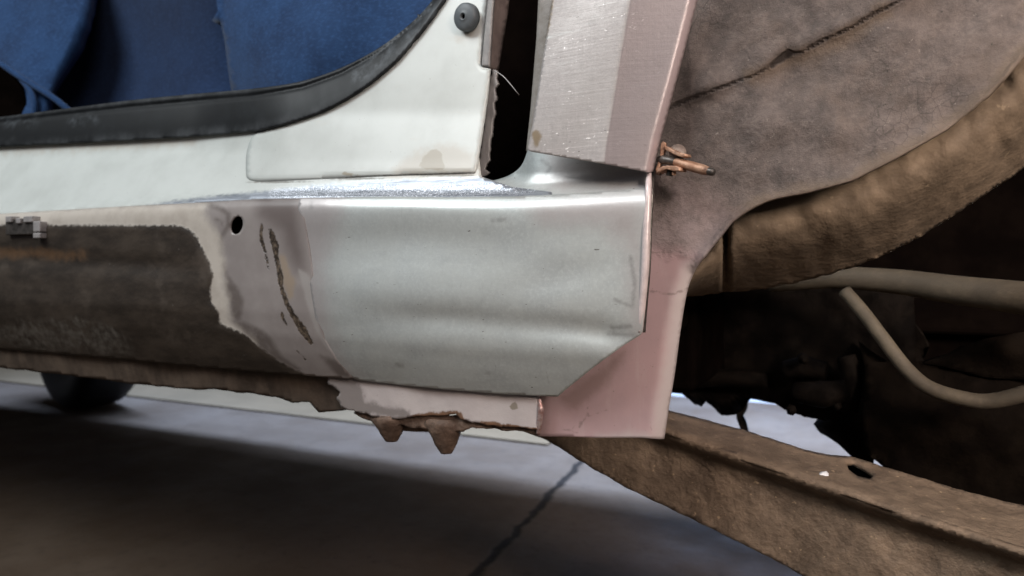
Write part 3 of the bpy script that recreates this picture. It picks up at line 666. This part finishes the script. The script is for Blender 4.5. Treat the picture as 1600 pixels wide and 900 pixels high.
def Yarmtop(x, y):
    a = np.interp(x, [p[0] for p in ridge], [p[1] for p in ridge]); t = a-y
    return np.interp(x, [820, 1720], [.20, .07]) + np.interp(t, [-4, 0, 10, 18, 60, 90], [.003, 0, .006, .020, .085, .11]) + .0012*wob(x, y, 40, 9)
slot = path(('s', [(1316, 716), (1330, 712), (1350, 724), (1366, 740), (1362, 749), (1340, 744), (1322, 730), (1316, 716)]))[:-1]
armtop = patch('arm_top_flange', path([(p[0], p[1]+2) for p in ridge], [p for p in back[::-1]]), Yarmtop, mudarm, arm, sp=5, jag=.4, thick=.004, hole=[(1322, 722), (1334, 722), (1352, 732), (1366, 742), (1360, 748), (1340, 744), (1326, 734)])
patch('slot_dark_backing', path([(1312, 716), (1345, 722), (1380, 740), (1376, 758), (1325, 752)]), lambda x, y: Yarmtop(x, y)+.03, oldmetal, arm, sp=8, thick=.003)  # dark sheet added behind the slot so no bright floor shows
# ---- opposite front wheel, seen under the sill
tc = PZ(104, 640); tc = Vector((tc.x, tc.y, 0)); R = .42; Q = R/.262
fw = lathe('front_tyre', [(r_*Q, h_*1.2) for r_, h_ in [(.16, -.06), (.19, -.088), (.225, -.095), (.246, -.088), (.256, -.074), (.2605, -.05), (.262, -.02), (.262, .02), (.2605, .05), (.256, .074), (.246, .088), (.225, .095), (.19, .088), (.16, .06)]], tc+Vector((0, .09, R)), (.30, 1, 0), tyre_m, car, seg=64)
lathe('wheel_rim', [(r_*Q, h_*1.1) for r_, h_ in [(.04, -.05), (.06, -.055), (.14, -.04), (.165, -.062), (.165, .06), (.05, .05)]], tc+Vector((0, .09, R)), (.30, 1, 0), zinc, fw, seg=48)

# ================================================================== NEW PANEL HELD BY A CLAMP
pn_o = P(930, 250, .01)
rp = path([(872, -50), (863, 0), (846, 105), (832, 195), (824, 234), (830, 237), (900, 249), (960, 259), (1016, 270), (1021, 268), (1032, 220), (1062, 110), (1090, 0), (1102, -50)])
fold = [(998, -50), (985, 0), (966, 110), (950, 210), (943, 258)]
rlip = [(1022, 272), (1033, 220), (1063, 110), (1091, 0), (1103, -50)]
def Yrp(x, y):
    fx = np.interp(y, [p[1] for p in fold], [p[0] for p in fold]); t = x-fx
    d = np.interp(t, [-140, -6, 0, 6, 100], [.004, -.0045, -.0045, -.0035, .010])
    e = segdist(x, y, rlip); d = d + .0135*np.clip(1-e/16, 0, 1)**2
    return d + .0006*np.sin(x/27+y/43)
rpanel = patch('repair_panel', rp, Yrp, panel_mat, None, pn_o, sp=4, thick=.0014, attrs={
    'fold_shade': sdf([(p[0], p[1]) for p in fold]+[(1030, 280)]+[(p[0], p[1]) for p in rlip]), 'pinkedge': lambda x, y: 13-segdist(x, y, rlip),
    'tan': union(sdf([(830, 208), (840, 202), (846, 212), (842, 228), (836, 230)]), stroke([(864, -10), (861, 20), (852, 60)], 1.5)), 'pinkish': none, 'smudge': none})
tag(rpanel, 'folded steel panel with grinding marks held by the rusty clamp above the sill end', 'panel')

# ---- rusty clamp on the panel's edge
ck_o = P(1045, 250, .02)
zinc_b = mottled('brown_washer', (.17, .13, .11), (.25, .20, .17), 150, .5, .3, .3, .001)
clamp = empty('clamp', ck_o); tag(clamp, 'small rusty clamp with a pin gripping the edge of the steel panel', 'clamp')
def ct(name, pts, rad, mat, **k): return pixtube(name, pts, rad, mat, clamp, ck_o, **k)
def cpatch(name, pts, Y, mat, th): return patch(name, path(pts), Y, mat, clamp, ck_o, sp=1.5, thick=th)
cpatch('jaw', [(1031, 246), (1032, 232), (1033, 224), (1036, 221), (1039, 222), (1040, 229), (1038, 236), (1035, 244), (1030, 262), (1026, 268), (1024, 266)], .016, rustm, .006)
cpatch('upper_plate', [(1038, 228), (1042, 229), (1058, 238), (1070, 240), (1071, 244), (1066, 246), (1055, 242), (1039, 234)], lambda x, y: .014-.0002*(x-1038), rustm, .010)
cpatch('lower_plate', [(1028, 264), (1034, 260), (1042, 259), (1056, 259), (1061, 262), (1061, 267), (1052, 267), (1040, 264), (1030, 268), (1025, 270)], lambda x, y: .012-.0002*(x-1028), rustm, .012)
ct('barrel', [(1029, 249, .020), (1036, 249.5, .018), (1045, 251, .016), (1056, 254, .015)], [.0030, .0043, .0036, .0030], steel_d, seg=18)
ct('pin', [(1054, 253.2, .015), (1062, 255, .014), (1080, 260, .012), (1098, 265, .010), (1107, 267.5, .009)], [.0034, .0042, .0044, .0044, .0036], rustm, seg=6)
ct('pin_tip', [(1106, 267.3, .009), (1112, 268.5, .0085), (1116, 269.3, .008)], [.0034, .0036, .0028], steel_d, seg=10)
lathe('washer', [(.0068, -.001), (.0075, 0), (.0072, .0012), (.003, .0022)], P(1059, 238, .021), (.35, -1, .25), zinc_b, clamp, ck_o, seg=26)
ct('rivet', [(1047, 266, .016), (1047, 270, .016), (1046, 275, .016)], [.0030, .0034, .0030], steel_d, seg=12)
ct('rivet', [(1053, 268, .012), (1053, 271, .012), (1052.5, 274, .012)], [.0018, .0020, .0016], rustm, seg=10)
cpatch('spring', [(1024, 268), (1030, 267), (1033, 270), (1030, 274), (1024, 272)], .018, rustd, .004)

# ---- pale chip lying on the arm
c0 = P(1288, 743, .155)
chip = lathe('paint_chip', [(.0030, -.0016), (.0052, -.0010), (.0056, 0), (.0040, .0016), (.0015, .0022)], Vector((0, 0, 0)), (.2, -.6, 1), spallm, None, Vector((0, 0, 0)), seg=12, wob=.18)
chip.location = c0
tag(chip, 'tiny pale flake lying on the muddy brown trailing arm', 'paint flake')
